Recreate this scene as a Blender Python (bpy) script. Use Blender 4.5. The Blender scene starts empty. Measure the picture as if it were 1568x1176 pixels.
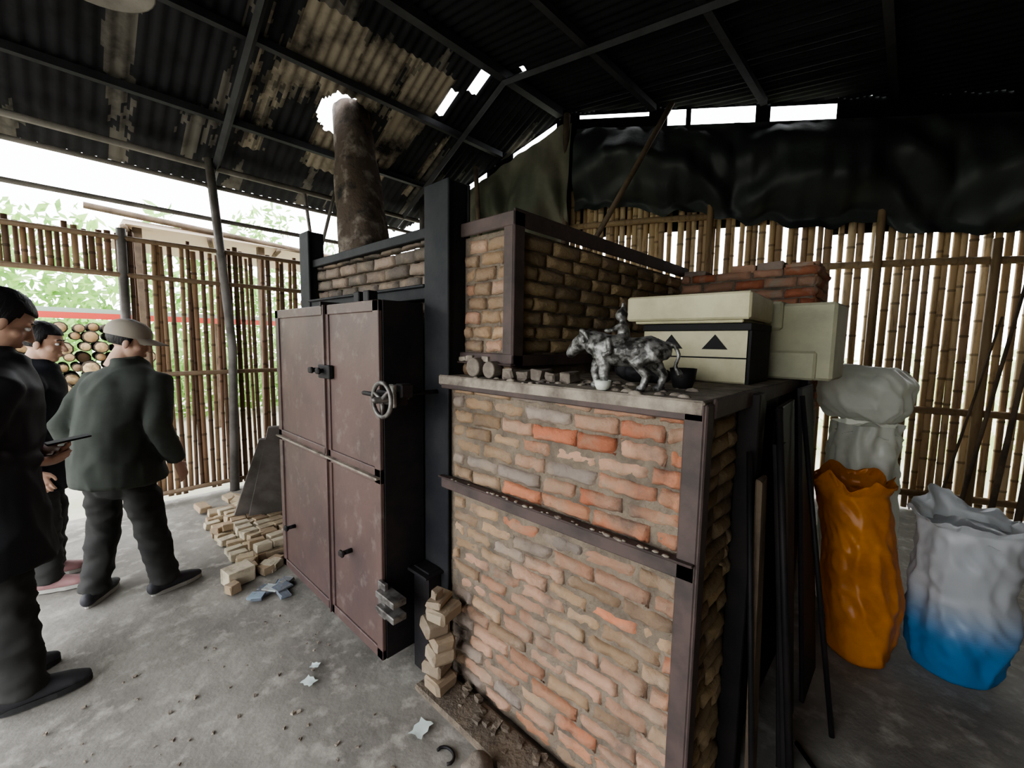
import bpy, bmesh, math, random
from mathutils import Vector, Matrix, noise, Quaternion
random.seed(7)
R=random.random
def U(a,b): return a+(b-a)*random.random()
V=Vector
scene=bpy.context.scene

# ------------------------------------------------------------------ materials
def mat(name, base, rough=.8, metal=0.0, var=None, scale=4.0, lo=.4, hi=.65, bump=.2, bscale=30.0,
        attr=False, stretch=(1,1,1), trans=0.0, emis=None, spec=.3, detail=6, third=None, tscale=15, bdist=.01, t0=.52,t1=.7):
    m=bpy.data.materials.new(name); m.use_nodes=True
    nt=m.node_tree; N=nt.nodes; L=nt.links
    b=N['Principled BSDF']; b.inputs['Roughness'].default_value=rough; b.inputs['Metallic'].default_value=metal
    b.inputs['Specular IOR Level'].default_value=spec
    tc=N.new('ShaderNodeTexCoord'); mp=N.new('ShaderNodeMapping'); mp.inputs['Scale'].default_value=stretch
    L.new(tc.outputs['Object'],mp.inputs['Vector'])
    def nz(sc,det=6):
        n=N.new('ShaderNodeTexNoise'); n.inputs['Scale'].default_value=sc; n.inputs['Detail'].default_value=det
        n.inputs['Roughness'].default_value=.6
        L.new(mp.outputs['Vector'],n.inputs['Vector']); return n
    def mix(fac,a,bb,mode='MIX'):
        x=N.new('ShaderNodeMix'); x.data_type='RGBA'; x.blend_type=mode
        for i,val in ((0,fac),(6,a),(7,bb)):
            if hasattr(val,'is_linked'): L.new(val,x.inputs[i])
            elif i==0: x.inputs[0].default_value=val
            else: x.inputs[i].default_value=(*val,1)
        return x.outputs[2]
    def ramp(src,a,c):
        r=N.new('ShaderNodeMapRange'); r.inputs[1].default_value=a; r.inputs[2].default_value=c
        L.new(src,r.inputs[0]); return r.outputs[0]
    col=None
    if attr:
        at=N.new('ShaderNodeAttribute'); at.attribute_name='col'; base_s=mix(1.0,at.outputs['Color'],base,'MULTIPLY')
    else: base_s=base
    if var is not None:
        col=mix(ramp(nz(scale,detail).outputs['Fac'],lo,hi),base_s,var)
    else: col=base_s
    if third is not None:
        col=mix(ramp(nz(tscale).outputs['Fac'],t0,t1),col,third)
    if hasattr(col,'is_linked'): L.new(col,b.inputs['Base Color'])
    else: b.inputs['Base Color'].default_value=(*col,1)
    if bump>0:
        bp=N.new('ShaderNodeBump'); bp.inputs['Strength'].default_value=bump; bp.inputs['Distance'].default_value=bdist
        L.new(nz(bscale,8).outputs['Fac'],bp.inputs['Height']); L.new(bp.outputs['Normal'],b.inputs['Normal'])
    if trans>0:
        out=N['Material Output']; t=N.new('ShaderNodeBsdfTranslucent'); ms=N.new('ShaderNodeMixShader')
        ms.inputs[0].default_value=trans
        if hasattr(col,'is_linked'): L.new(col,t.inputs['Color'])
        else: t.inputs['Color'].default_value=(*col,1)
        L.new(b.outputs[0],ms.inputs[1]); L.new(t.outputs[0],ms.inputs[2]); L.new(ms.outputs[0],out.inputs['Surface'])
    return m

M_floor=mat('concrete_floor',(.30,.285,.255),.9,var=(.15,.14,.125),scale=1.6,lo=.35,hi=.68,bump=.7,bscale=11,third=(.38,.36,.32),tscale=9)
M_ground=mat('ground_soil',(.5,.48,.4),.95,var=(.35,.36,.26),scale=.8)
M_brick=mat('old_brick',(.82,.76,.72),.92,attr=True,var=(.27,.205,.15),scale=5,lo=.48,hi=.7,bump=.9,bscale=40,third=(.12,.095,.08),tscale=6,t0=.54,t1=.78)
M_brickr=mat('red_brick',(.8,.72,.68),.92,attr=True,var=(.3,.25,.2),scale=9,lo=.53,hi=.7,bump=.6,bscale=45)
M_mortar=mat('clay_mortar',(.21,.17,.13),.97,var=(.12,.10,.08),scale=9,bump=1,bscale=30,bdist=.02)
M_door=mat('brown_door_paint',(.105,.066,.058),.5,var=(.07,.047,.045),scale=2.5,bump=.12,bscale=25,spec=.45,third=(.15,.115,.105),tscale=11,t0=.56,t1=.72)
M_steel=mat('blackened_steel',(.016,.015,.017),.6,metal=.2,var=(.03,.025,.024),scale=5,bump=.15)
M_brown=mat('brown_angle_iron',(.085,.06,.055),.65,var=(.05,.04,.037),scale=8,bump=.2)
M_blue=mat('bluegrey_post_paint',(.013,.014,.017),.6,var=(.024,.024,.026),scale=6,bump=.15,spec=.2)
M_iron=mat('worn_iron',(.24,.23,.22),.5,metal=.7,var=(.08,.07,.065),scale=20,bump=.1)
M_slab=mat('dusty_slab',(.31,.27,.22),.95,var=(.12,.10,.085),scale=9,bump=.8,bscale=25)
M_bamb=mat('bamboo',(1,1,1),.55,attr=True,var=(.14,.09,.05),scale=5,lo=.52,hi=.8,bump=.15,bscale=8,stretch=(6,6,1),trans=.08)
M_wood=mat('grey_wood',(.16,.12,.085),.85,var=(.08,.06,.045),scale=5,bump=.4,bscale=18)
M_roof=mat('roof_sheet',(1,1,1),.85,attr=True,var=(.012,.012,.014),scale=3,lo=.45,hi=.7,bump=.15,spec=.15)
M_beam=mat('dark_roof_beam',(.035,.036,.042),.6,var=(.02,.02,.024),bump=.1)
M_rail=mat('grey_rail',(.2,.185,.175),.7,var=(.11,.1,.09),bump=.1)
M_tarp=mat('dark_tarp',(.022,.027,.028),.5,var=(.042,.05,.047),scale=1.5,bump=.3,bscale=6,bdist=.03,spec=.35)
M_sheet=mat('light_blocking_sheet',(.008,.009,.009),.8,bump=.1,spec=.1)
M_tarp2=mat('green_tarp',(.10,.11,.08),.6,var=(.2,.19,.145),scale=1.5,bump=.3,bscale=6,trans=.15,bdist=.03)
M_foam=mat('cream_foam',(.56,.53,.36),.7,var=(.44,.41,.27),scale=6,bump=.15,bscale=90)
M_foam2=mat('pale_foam',(.42,.41,.29),.7,var=(.34,.34,.25),scale=6,bump=.15,bscale=90)
M_black=mat('black_and_painted_shade',(.012,.012,.012),.7,bump=0)  # plain black for phone and eyes, painted shade on the foam crate
M_orange=mat('orange_plastic',(.8,.32,.045),.35,var=(.55,.2,.03),scale=4,bump=.15,bscale=9,trans=.3,spec=.5,bdist=.01)
M_white=mat('white_plastic',(.82,.83,.77),.3,var=(.7,.72,.66),scale=4,bump=.15,bscale=9,trans=.4,spec=.5,bdist=.01)
M_bluebag=mat('blue_white_bag',(1,1,1),.35,attr=True,bump=.15,bscale=9,trans=.3,spec=.5,bdist=.01)
M_glaze=mat('silver_glaze',(.25,.245,.235),.42,metal=.4,var=(.03,.028,.025),scale=34,lo=.40,hi=.58,bump=.5,bscale=90,spec=.5,bdist=.003)
M_skin=mat('skin',(.5,.32,.24),.55,bump=.05,bscale=60)
M_hair=mat('black_hair',(.012,.011,.012),.5,bump=.6,bscale=80,stretch=(1,1,.2))
M_jgreen=mat('dark_green_jacket',(.055,.062,.053),.85,var=(.04,.046,.04),scale=6,bump=.2,bscale=160,bdist=.002)
M_jblack=mat('black_jacket',(.016,.017,.02),.6,bump=.2,bscale=120,bdist=.002)
M_jnavy=mat('navy_jacket',(.012,.014,.02),.8,bump=.2,bscale=120,bdist=.002)
M_trous=mat('dark_trousers',(.028,.028,.027),.9,var=(.038,.038,.035),bump=.2,bscale=120,bdist=.002)
M_shoe=mat('shoe_dark',(.045,.045,.05),.6,bump=.1)
M_sole=mat('shoe_sole',(.34,.33,.30),.7,bump=.1)
M_soled=mat('dark_sole',(.03,.03,.03),.7,bump=.1)
M_pink=mat('pink_shoe',(.3,.17,.17),.6,bump=.1)
M_cap=mat('beige_cap',(.32,.285,.235),.85,bump=.2,bscale=150,bdist=.002)
M_leaf=mat('leaves',(1,1,1),.6,attr=True,bump=0,trans=.5)
M_log=mat('log_end',(1,1,1),.85,attr=True,var=(.2,.14,.08),scale=14,bump=.3)
M_bark=mat('bark',(.05,.04,.03),.95,bump=.6)
M_stone=mat('stone',(.2,.17,.14),.9,var=(.12,.1,.085),scale=20,bump=.6)
M_fire=mat('firebrick',(1,1,1),.9,attr=True,var=(.26,.22,.17),scale=14,lo=.5,hi=.75,bump=.4,bscale=60)
M_flue=mat('sooty_flue',(.085,.065,.052),.9,var=(.26,.23,.2),scale=6,lo=.52,hi=.7,bump=.9,bscale=14,bdist=.03,third=(.02,.02,.02),tscale=5)
M_eye=mat('eye_white',(.7,.7,.68),.2,bump=0)
M_paper=mat('pale_paper',(.55,.63,.61),.7,bump=0)
M_greens=mat('shed_green_sheet',(.25,.38,.3),.6,bump=.1)
M_red=mat('red_fascia',(.55,.07,.05),.6,bump=.1)
M_pinkroof=mat('weathered_shed_roof',(.6,.5,.4),.8,bump=.2,trans=.2)

# ------------------------------------------------------------------ mesh builder
class MB:
    def __init__(s): s.v=[];s.f=[];s.m=[];s.c=[];s.s=[]
    def add(s,vs,fs,m=0,col=(1,1,1),smooth=False,M=None,cols=None):
        o=len(s.v)
        for p in vs:
            p=V(p); s.v.append(M@p if M is not None else p)
        for i,f in enumerate(fs):
            s.f.append([o+k for k in f]); s.m.append(m); s.c.append(cols[i] if cols else col); s.s.append(smooth)
    def box(s,lo,hi,m=0,col=(1,1,1),M=None,bev=0.0,jit=0.0,smooth=False):
        if bev>0:
            bm=bmesh.new(); bmesh.ops.create_cube(bm,size=1)
            c=[(a+b)/2 for a,b in zip(lo,hi)]; d=[b-a for a,b in zip(lo,hi)]
            for v in bm.verts: v.co=V([c[i]+v.co[i]*d[i] for i in range(3)])
            bmesh.ops.bevel(bm,geom=bm.edges[:]+bm.verts[:],offset=bev,segments=1,affect='EDGES',profile=.5)
            bm.verts.index_update()
            vs=[v.co+V((U(-jit,jit),U(-jit,jit),U(-jit,jit))) for v in bm.verts]
            fs=[[v.index for v in f.verts] for f in bm.faces]; bm.free()
            s.add(vs,fs,m,col,smooth,M)
        else:
            (a,b,c),(d,e,f)=lo,hi
            vs=[(a,b,c),(d,b,c),(d,e,c),(a,e,c),(a,b,f),(d,b,f),(d,e,f),(a,e,f)]
            vs=[V(p)+V((U(-jit,jit),U(-jit,jit),U(-jit,jit))) for p in vs]
            s.add(vs,[(0,3,2,1),(4,5,6,7),(0,1,5,4),(1,2,6,5),(2,3,7,6),(3,0,4,7)],m,col,smooth,M)
    def tube(s,pts,rad,seg=12,m=0,col=(1,1,1),smooth=True,hint=None,M=None,rnd=False,cols=None,fn=None):
        pts=[V(p) for p in pts]; rad=[(r,r) if not isinstance(r,(tuple,list)) else r for r in rad]
        if rnd:
            t0=(pts[0]-pts[1]).normalized(); t1=(pts[-1]-pts[-2]).normalized()
            r0,r1=rad[0],rad[-1]; m0=min(r0); m1=min(r1)
            pts=[pts[0]+t0*m0*.95,pts[0]+t0*m0*.65]+pts+[pts[-1]+t1*m1*.65,pts[-1]+t1*m1*.95]
            rad=[tuple(x*.3 for x in r0),tuple(x*.75 for x in r0)]+rad+[tuple(x*.75 for x in r1),tuple(x*.3 for x in r1)]
        n=len(pts); vs=[]; side=None
        for i in range(n):
            a=pts[max(0,i-1)]; b=pts[min(n-1,i+1)]; t=(b-a).normalized()
            if side is None:
                h=V(hint) if hint else (V((0,0,1)) if abs(t.z)<.9 else V((1,0,0)))
                side=h
            side=(side-t*side.dot(t)).normalized(); oth=t.cross(side)
            ra,rb=rad[i]
            for k in range(seg):
                an=2*math.pi*k/seg; q=1.0
                if fn: q=fn(i/(n-1),an)
                vs.append(pts[i]+side*(math.cos(an)*ra*q)+oth*(math.sin(an)*rb*q))
        fs=[];cc=[]
        for i in range(n-1):
            for k in range(seg):
                k2=(k+1)%seg; fs.append((i*seg+k,i*seg+k2,(i+1)*seg+k2,(i+1)*seg+k)); cc.append(cols[i] if cols else col)
        fs.append(tuple(range(seg-1,-1,-1))); cc.append(cols[0] if cols else col)
        fs.append(tuple((n-1)*seg+k for k in range(seg))); cc.append(cols[-1] if cols else col)
        s.add(vs,fs,m,col,smooth,M,cc)
    def ell(s,c,r,m=0,col=(1,1,1),seg=16,rings=10,M=None,rot=None,smooth=True):
        vs=[];fs=[];c=V(c)
        for i in range(rings+1):
            ph=-math.pi/2+math.pi*i/rings
            for k in range(seg):
                an=2*math.pi*k/seg
                p=V((math.cos(an)*math.cos(ph)*r[0],math.sin(an)*math.cos(ph)*r[1],math.sin(ph)*r[2]))
                if rot is not None: p=rot@p
                vs.append(c+p)
        for i in range(rings):
            for k in range(seg):
                k2=(k+1)%seg; fs.append((i*seg+k,i*seg+k2,(i+1)*seg+k2,(i+1)*seg+k))
        s.add(vs,fs,m,col,smooth,M)
    def mesh(s,name,mats):
        me=bpy.data.meshes.new(name); me.from_pydata([tuple(v) for v in s.v],[],s.f)
        for m in mats: me.materials.append(m)
        me.polygons.foreach_set('material_index',s.m); me.polygons.foreach_set('use_smooth',s.s)
        ca=me.color_attributes.new('col','FLOAT_COLOR','CORNER')
        buf=[]
        for p,c in zip(me.polygons,s.c):
            for _ in range(p.loop_total): buf.extend((c[0],c[1],c[2],1.0))
        ca.data.foreach_set('color',buf); me.update()
        return me
    def build(s,name,mats,parent=None):
        o=bpy.data.objects.new(name,s.mesh(name,mats)); scene.collection.objects.link(o)
        if parent: o.parent=parent
        return o
def empty(name,loc=(0,0,0),rz=0):
    e=bpy.data.objects.new(name,None); scene.collection.objects.link(e); e.location=loc; e.rotation_euler=(0,0,rz)
    e.empty_display_size=.1; return e
def remesh(mb,name,mats,voxel,smooth=4,wr=0,wscale=12,parent=None,wstretch=(1,1,1)):
    t=MB(); t.v=mb.v;t.f=mb.f;t.m=[0]*len(mb.m);t.c=mb.c;t.s=mb.s
    o=t.build('tmp',[]); md=o.modifiers.new('r','REMESH'); md.mode='VOXEL'; md.voxel_size=voxel
    if smooth:
        sm=o.modifiers.new('s','SMOOTH'); sm.factor=.5; sm.iterations=smooth
    dg=bpy.context.evaluated_depsgraph_get(); dg.update()
    me=bpy.data.meshes.new_from_object(o.evaluated_get(dg)); me.name=name
    bpy.data.objects.remove(o)
    if wr>0:
        nr=[v.normal.copy() for v in me.vertices]
        for v,n in zip(me.vertices,nr):
            q=V((v.co.x*wstretch[0],v.co.y*wstretch[1],v.co.z*wstretch[2]))*wscale
            d=1-abs(noise.noise(q))*2.2; d2=noise.noise(q*2.3)
            v.co+=n*(d*wr+d2*wr*.4)
    me.materials.clear()
    for m in mats: me.materials.append(m)
    for p in me.polygons: p.use_smooth=True
    o=bpy.data.objects.new(name,me); scene.collection.objects.link(o)
    if parent: o.parent=parent
    return o

# ------------------------------------------------------------------ camera
th=math.radians(5.5); ro=math.radians(0.9)
fh=V((.731,.682,0)).normalized()
f=fh*math.cos(th)-V((0,0,1))*math.sin(th)
r0=f.cross(V((0,0,1))).normalized(); u0=r0.cross(f)
u=u0*math.cos(ro)-r0*math.sin(ro); r=r0*math.cos(ro)+u0*math.sin(ro)
cam=bpy.data.cameras.new('camera'); cam.sensor_width=36; cam.lens=36*653/1568; cam.clip_start=.05; cam.clip_end=200
co=bpy.data.objects.new('camera',cam); scene.collection.objects.link(co)
mw=Matrix.Identity(4)
for i in range(3): mw[i][0]=r[i]; mw[i][1]=u[i]; mw[i][2]=-f[i]
mw[0][3]=0;mw[1][3]=0;mw[2][3]=1.6
co.matrix_world=mw; scene.camera=co

# ------------------------------------------------------------------ world
w=bpy.data.worlds.new('overcast_sky'); scene.world=w; w.use_nodes=True
bg=w.node_tree.nodes['Background']; bg.inputs[0].default_value=(.95,.97,1,1); bg.inputs[1].default_value=6.5
scene.view_settings.view_transform='AgX'
try: scene.view_settings.look='AgX - Medium High Contrast'
except Exception: pass
scene.view_settings.exposure=.22

# ------------------------------------------------------------------ floor & ground
mb=MB(); n=90; X0,X1,Y0,Y1=-3.0,6.6,-1.6,5.25
vs=[];fs=[]
for i in range(n+1):
    for j in range(n+1):
        x=X0+(X1-X0)*i/n; y=Y0+(Y1-Y0)*j/n
        vs.append((x,y,.008*noise.noise(V((x*1.7,y*1.7,0)))+.003*noise.noise(V((x*8,y*8,3)))-.004))
for i in range(n):
    for j in range(n): a=i*(n+1)+j; fs.append((a,a+n+1,a+n+2,a+1))
mb.add(vs,fs,0,smooth=True); mb.build('floor',[M_floor])
mb=MB(); mb.add([(-40,-40,-.06),(40,-40,-.06),(40,40,-.06),(-40,40,-.06)],[(0,1,2,3)]); mb.build('ground_outside',[M_ground])

# ------------------------------------------------------------------ roof
A=V((3.67,5.2,0)); B=V((6.3,-1.4,0)); wd=(B-A).normalized(); wn=V((wd.y,-wd.x,0))
if wn.x>0: wn=-wn
def wp(y,d=0,z=0):   # point on back wall at given Y, offset d into the room
    t=(y-A.y)/wd.y; p=A+wd*t+wn*d; return V((p.x,p.y,z))
RY=3.3;RZ=4.41
def roofz(y): return RZ-.53*(y-RY) if y>RY else RZ-.13*(RY-y)
def hole(x,y):
    d=(V((x,y,0))-A).dot(wn)
    if d<-.05: return True
    if 2.96<x<3.06 and 3.68<y<3.97: return True      # sheet-joint gaps
    if 3.12<x<3.26 and 3.32<y<3.62: return True
    if (V((x,y))-V((2.08,4.36))).length<.20: return True   # flue opening
    if (V((x,y))-V((3.42,3.12))).length<.035: return True
    return False
mb=MB()
def roofgrid(ya,yb,dy,mi):
    xs=[-2.2+.019*i for i in range(int(8.9/.019))]; ny=int(abs(yb-ya)/dy)
    vs=[];fs=[];cc=[]
    for j in range(ny+1):
        y=ya+(yb-ya)*j/ny
        for x in xs: vs.append((x,y,roofz(y)+.011*math.cos(2*math.pi*x/.09)+.01*noise.noise(V((x,y,0)))))
    nx=len(xs)
    for j in range(ny):
        y=ya+(yb-ya)*(j+.5)/ny
        for i in range(nx-1):
            x=xs[i]+.0095
            if hole(x,y): continue
            fs.append((j*nx+i,j*nx+i+1,(j+1)*nx+i+1,(j+1)*nx+i))
            c=(.016,.016,.02)
            if y>RY:
                k=noise.noise(V((x*3.1,y*.9,1)))+.5*noise.noise(V((x*9,y*1.2,4)))+.25*noise.noise(V((x*30,y*9,7)))
                msk=1 if (1.3<x<3.3 and 3.6<y<5.0) else 0
                c=(.028,.028,.033)
                if msk and k>-.08: c=(.30,.26,.21) if k>.05 else (.15,.135,.11)
                elif k>.40: c=(.13,.12,.11)
            cc.append(c)
    mb.add(vs,fs,0,smooth=True,cols=cc)
roofgrid(RY,5.55,.03,0); roofgrid(-2.0,RY,.05,0)
mb.build('ceiling',[M_roof])

mb=MB()
for y,s_ in ((3.3,.045),(4.01,.03),(4.74,.03),(2.3,.03),(1.3,.03),(.3,.03),(-.8,.03)):
    xe=wp(y).x-.12; z=roofz(y)-.06
    mb.box((-2.2,y-s_,z-s_),(xe,y+s_,z+s_))
for x in (-1.4,1.2,3.35):
    for ya,yb in ((5.45,RY),(RY,-1.5)):
        a=V((x,ya,roofz(ya)-.12)); b=V((x,yb,roofz(yb)-.12))
        mb.tube([a,b],[.035,.035],4,smooth=False)
mb.build('trim_1',[M_beam])   # roof framing

mb=MB()
for z,rr in ((3.28,.03),(3.10,.022),(2.78,.022)):
    mb.tube([(-2,5.2,z+.02),(1.2,5.2,z),(3.6,5.2,z)],[rr]*3,8)
mb.tube([(1.14,5.17,3.35),(1.26,5.14,1.5),(1.22,5.14,0)],[.04,.04,.045],8)
mb.tube([(-1.2,5.2,3.35),(-1.2,5.2,0)],[.04,.04],8)
mb.tube([(.46,5.17,2.55),(.44,5.17,0)],[.035,.04],8)
mb.tube([(2.05,5.2,3.3),(2.2,5.25,2.2)],[.02,.02],6); mb.tube([(2.4,5.15,3.4),(2.15,5.2,2.4)],[.02,.02],6)
mb.tube([(3.6,5.1,3.5),(3.6,5.1,0)],[.05,.05],8)
mb.build('trim_2',[M_rail])   # left side rails and posts

# ------------------------------------------------------------------ walls
def slat(mb,p,d,z0,z1,wd_,th_,col,lean=0):
    pts=[];rad=[];cols=[]
    z=z0; nn=z0+U(.05,.3)
    zs=[(z0,1)]
    while nn<z1-.03:
        zs+= [(nn-.012,1),(nn,1.12),(nn+.012,1)]; nn+=U(.24,.34)
    zs.append((z1,1))
    for z,q in zs:
        pts.append(V((p.x,p.y,z))+d*(lean*(z-z0))); rad.append((wd_/2*q,th_*q))
    for i in range(len(zs)):
        k=.55 if zs[i][1]>1 or (i+1<len(zs) and zs[i+1][1]>1) else 1
        cols.append(tuple(c*k for c in col))
    mb.tube(pts,rad,8,0,smooth=True,hint=d,cols=cols)
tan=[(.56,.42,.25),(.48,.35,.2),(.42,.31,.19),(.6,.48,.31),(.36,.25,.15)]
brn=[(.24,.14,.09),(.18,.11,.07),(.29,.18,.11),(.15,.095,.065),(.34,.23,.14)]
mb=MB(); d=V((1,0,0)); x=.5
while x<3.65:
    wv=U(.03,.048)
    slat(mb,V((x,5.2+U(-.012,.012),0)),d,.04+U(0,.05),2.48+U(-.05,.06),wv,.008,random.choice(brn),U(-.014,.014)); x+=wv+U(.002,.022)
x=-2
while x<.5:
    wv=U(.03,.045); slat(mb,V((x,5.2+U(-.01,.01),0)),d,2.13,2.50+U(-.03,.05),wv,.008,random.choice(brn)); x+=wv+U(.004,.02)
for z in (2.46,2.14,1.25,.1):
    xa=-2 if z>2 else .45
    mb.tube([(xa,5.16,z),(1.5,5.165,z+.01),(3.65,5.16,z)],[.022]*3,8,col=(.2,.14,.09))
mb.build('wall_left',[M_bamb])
mb=MB(); y=5.15
while y>-1.4:
    wv=U(.05,.075); p=wp(y,U(-.012,.012)); g=U(-.008,.006) if y>2.2 else U(-.004,.034)
    slat(mb,p,wd,.02,3.45+U(-.2,.1) if y>.6 else 3.0+U(-.2,.2),wv,.022,random.choice(tan),U(-.008,.008)); y-=(wv+g)*.929
for z,ya,yb in ((3.02,3.4,1.15),(2.42,1.3,-1.4),(1.02,2.3,-1.4),(.2,5.1,-1.4)):
    a=wp(ya,.06,z); b=wp(yb,.06,z-.03); mb.tube([a,(a+b)/2+V((0,0,.02)),b],[.035]*3,8,col=(.33,.24,.14))
for yy,zz in ((1.75,3.5),(-.45,2.6),(.35,3.2),(-.9,3.2)):
    mb.tube([wp(yy,.1,0),wp(yy,.1,zz)],[.04,.035],8,col=(.3,.21,.12))
# added black sheeting keeps light out at the wall head, gaps under the roof
gaps=[(4.75,4.3,.16,.03),(3.95,3.42,.14,.03),(3.15,2.4,.07,.03),(2.21,2.03,.19,.02),(1.98,1.39,.21,.02),(1.26,.72,.23,.04)]
ys=sorted({5.2,3.3,-1.4}|{g[0] for g in gaps}|{g[1] for g in gaps},reverse=True)
for ya,yb in zip(ys[:-1],ys[1:]):
    mid=(ya+yb)/2; g=next((q for q in gaps if q[1]<mid<q[0]),None)
    zl=2.9 if mid>.6 else 2.75
    segs=[(lambda y:zl,(lambda y:roofz(y)+.02) if g is None else (lambda y,g=g:roofz(y)-g[2]))]
    if g: segs.append(((lambda y,g=g:roofz(y)-g[3]),(lambda y:roofz(y)+.02)))
    for lo_,hi_ in segs:
        mb.add([wp(ya,-.045,lo_(ya)),wp(yb,-.045,lo_(yb)),wp(yb,-.045,hi_(yb)),wp(ya,-.045,hi_(ya))],[(0,1,2,3)],1)
mb.build('wall_back',[M_bamb,M_sheet])
mb=MB()
for i in range(32):
    xa=-2.2+i*.27; mb.box((xa,-1.62,0),(xa+.268,-1.58,roofz(-1.6)-.02),jit=.002)
mb.build('shade_wall_right',[M_wood])  # unseen plank wall, added to keep the right side dark
mb=MB()
for i in range(28):       # unseen plank wall added to darken the interior, wide bay lets light in
    ya=-1.6+i*.25; full= ya<-.7; zt=roofz(ya+.25)-.1 if ya>3 else roofz(ya)-.03
    mb.box((-2.24,ya,0 if full else 2.75),(-2.2,ya+.248,zt),jit=.002)
mb.build('shade_wall_front',[M_wood])

mb=MB()
def pole(y0,d0,y1,z1,r_=.02): mb.tube([wp(y0,d0,.0),wp(y1,.17,z1)],[r_,r_*.7],8)
pole(-.35,.6,-.75,2.45,.022); pole(-.2,.5,-.62,2.2,.018); pole(-.55,.55,-.85,2.4,.025); pole(-.7,.5,-.98,2.2,.02); pole(-.1,.4,-.5,1.9,.012)
mb.build('leaning_poles',[M_wood])
mb=MB(); mb.tube([wp(3.22,.16,0),wp(3.25,.16,4.3)],[.045,.04],8); mb.tube([wp(3.0,.75,2.3),wp(2.15,.5,4.05)],[.028,.03],8)
mb.tube([wp(4.1,.5,2.2),wp(4.25,.4,3.75)],[.03,.03],8)
mb.build('roof_prop_poles',[M_wood])

# ------------------------------------------------------------------ tarps
def tarp(name,ya,yb,zt,zb,m,bulge,seed,nu=90,nv=36):
    mb=MB(); vs=[];fs=[]
    for i in range(nu+1):
        t=i/nu; y=ya+(yb-ya)*t
        top=zt(y); bot=zb(y)+.16*noise.noise(V((y*1.8,seed,0)))+.07*noise.noise(V((y*6,seed,2)))
        for j in range(nv+1):
            s_=j/nv; z=top+(bot-top)*s_
            sag=abs(math.sin(t*math.pi*2.5+seed))
            d=.10+bulge*math.sin(min(1,s_*1.1)*math.pi)*(.5+.5*sag)
            d+=.08*noise.noise(V((y*1.4+s_*1.5,s_*3,seed)))+.045*math.sin((s_*4+ sag*2.2)*3+y*1.5)*(.3+s_)+.045*noise.noise(V((y*8,s_*2,seed)))
            vs.append(wp(y,max(.1,d),z-.2*sag*s_*(1-s_)))
    for i in range(nu):
        for j in range(nv): a=i*(nv+1)+j; fs.append((a,a+1,a+nv+2,a+nv+1))
    mb.add(vs,fs,smooth=True); o=mb.build(name,[m]); return o
tarp('hanging_tarp',3.15,-1.0,lambda y:roofz(y)-.25,lambda y:2.62+.17*(y+.4),M_tarp,.34,3.3,150,50)
tarp('hanging_tarp',4.9,3.2,lambda y:roofz(y)-.19,lambda y:2.75+.2*math.sin(y*3),M_tarp2,.25,8.1,60,30)

# ------------------------------------------------------------------ brick kiln
def bricks(mb,o,ud,nd,w_,h_,bl=.2,bh=.052,mo=.012,pal=None,depth=.035,gx=6,gy=3,rough=.006,seed=0,missing=.0,cf=None,mi=0):
    o=V(o);ud=V(ud);nd=V(nd);up=V((0,0,1)); z=0;row=0
    flip = ud.cross(up).dot(nd)<0
    while z<h_-.02:
        hh=min(bh*U(.93,1.05),h_-z); x=-(row%2)*bl*.5-U(0,.05)
        while x<w_-.01:
            L_=bl*U(.7,1.1); a=max(x,0); b=min(x+L_,w_)
            if b-a>.03 and R()>missing:
                pr=U(-.008,.007); c=cf(a+(b-a)/2,z,pal) if cf else random.choice(pal)
                k=U(.76,1.12); c=tuple(q*k for q in c); tilt=U(-.004,.004); vs=[];fs=[]
                for i in range(gx+1):
                    for j in range(gy+1):
                        s_=i/gx;t_=j/gy
                        e=min(i,gx-i,j*1.5,(gy-j)*1.5); inset=.012 if e==0 else 0
                        p=o+ud*(a+(b-a)*s_)+up*(z+hh*t_+tilt*(s_-.5)*2)
                        nn=noise.noise(p*22+V((seed,0,0)))*rough+noise.noise(p*60)*rough*.6
                        q=noise.noise(p*35+V((9,9,seed)))*.006
                        p=p+nd*(pr+nn-inset)+up*q+ud*q; vs.append(p)
                G=gy+1
                for i in range(gx):
                    for j in range(gy):
                        q=(i*G+j,(i+1)*G+j,(i+1)*G+j+1,i*G+j+1); fs.append(q if not flip else q[::-1])
                border=[i*G for i in range(gx+1)]+[gx*G+j for j in range(1,G)]+[i*G+gy for i in range(gx-1,-1,-1)]+[j for j in range(gy-1,0,-1)]
                n0=len(vs)
                for bi in border: vs.append(vs[bi]-nd*depth)
                nb=len(border)
                for k2 in range(nb):
                    q=(border[k2],n0+k2,n0+(k2+1)%nb,border[(k2+1)%nb]); fs.append(q if not flip else q[::-1])
                mb.add(vs,fs,mi,c,True)
            x+=L_+mo*U(.6,1.6)
        z+=hh+mo*U(.8,1.2); row+=1
kiln=empty('brick_kiln')
tn=[(.37,.275,.185),(.34,.25,.165),(.41,.3,.2),(.29,.215,.15)]
rd=[(.50,.225,.135),(.46,.19,.115),(.48,.26,.165)]
pk=[(.45,.295,.215),(.41,.27,.195),(.47,.32,.235),(.38,.235,.165)]
gy_=[(.28,.25,.225),(.34,.3,.265)]
def cfA(x,z,p):
    right=x/1.03
    if z>.97:
        if right<.35: return random.choice(tn+gy_)
        return random.choice(rd+rd+pk+gy_)
    if z>.6 and right<.3: return random.choice(tn)
    if R()<.12: return random.choice(gy_)
    return random.choice(pk+pk+tn+([rd[2],rd[0]] if right>.35 else []))
mb=MB()
bricks(mb,(1.222,1.5,0.02),(0,-1,0),(-1,0,0),1.045,.90,cf=cfA,gx=9,gy=4,rough=.014,seed=1,missing=.015)
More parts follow.
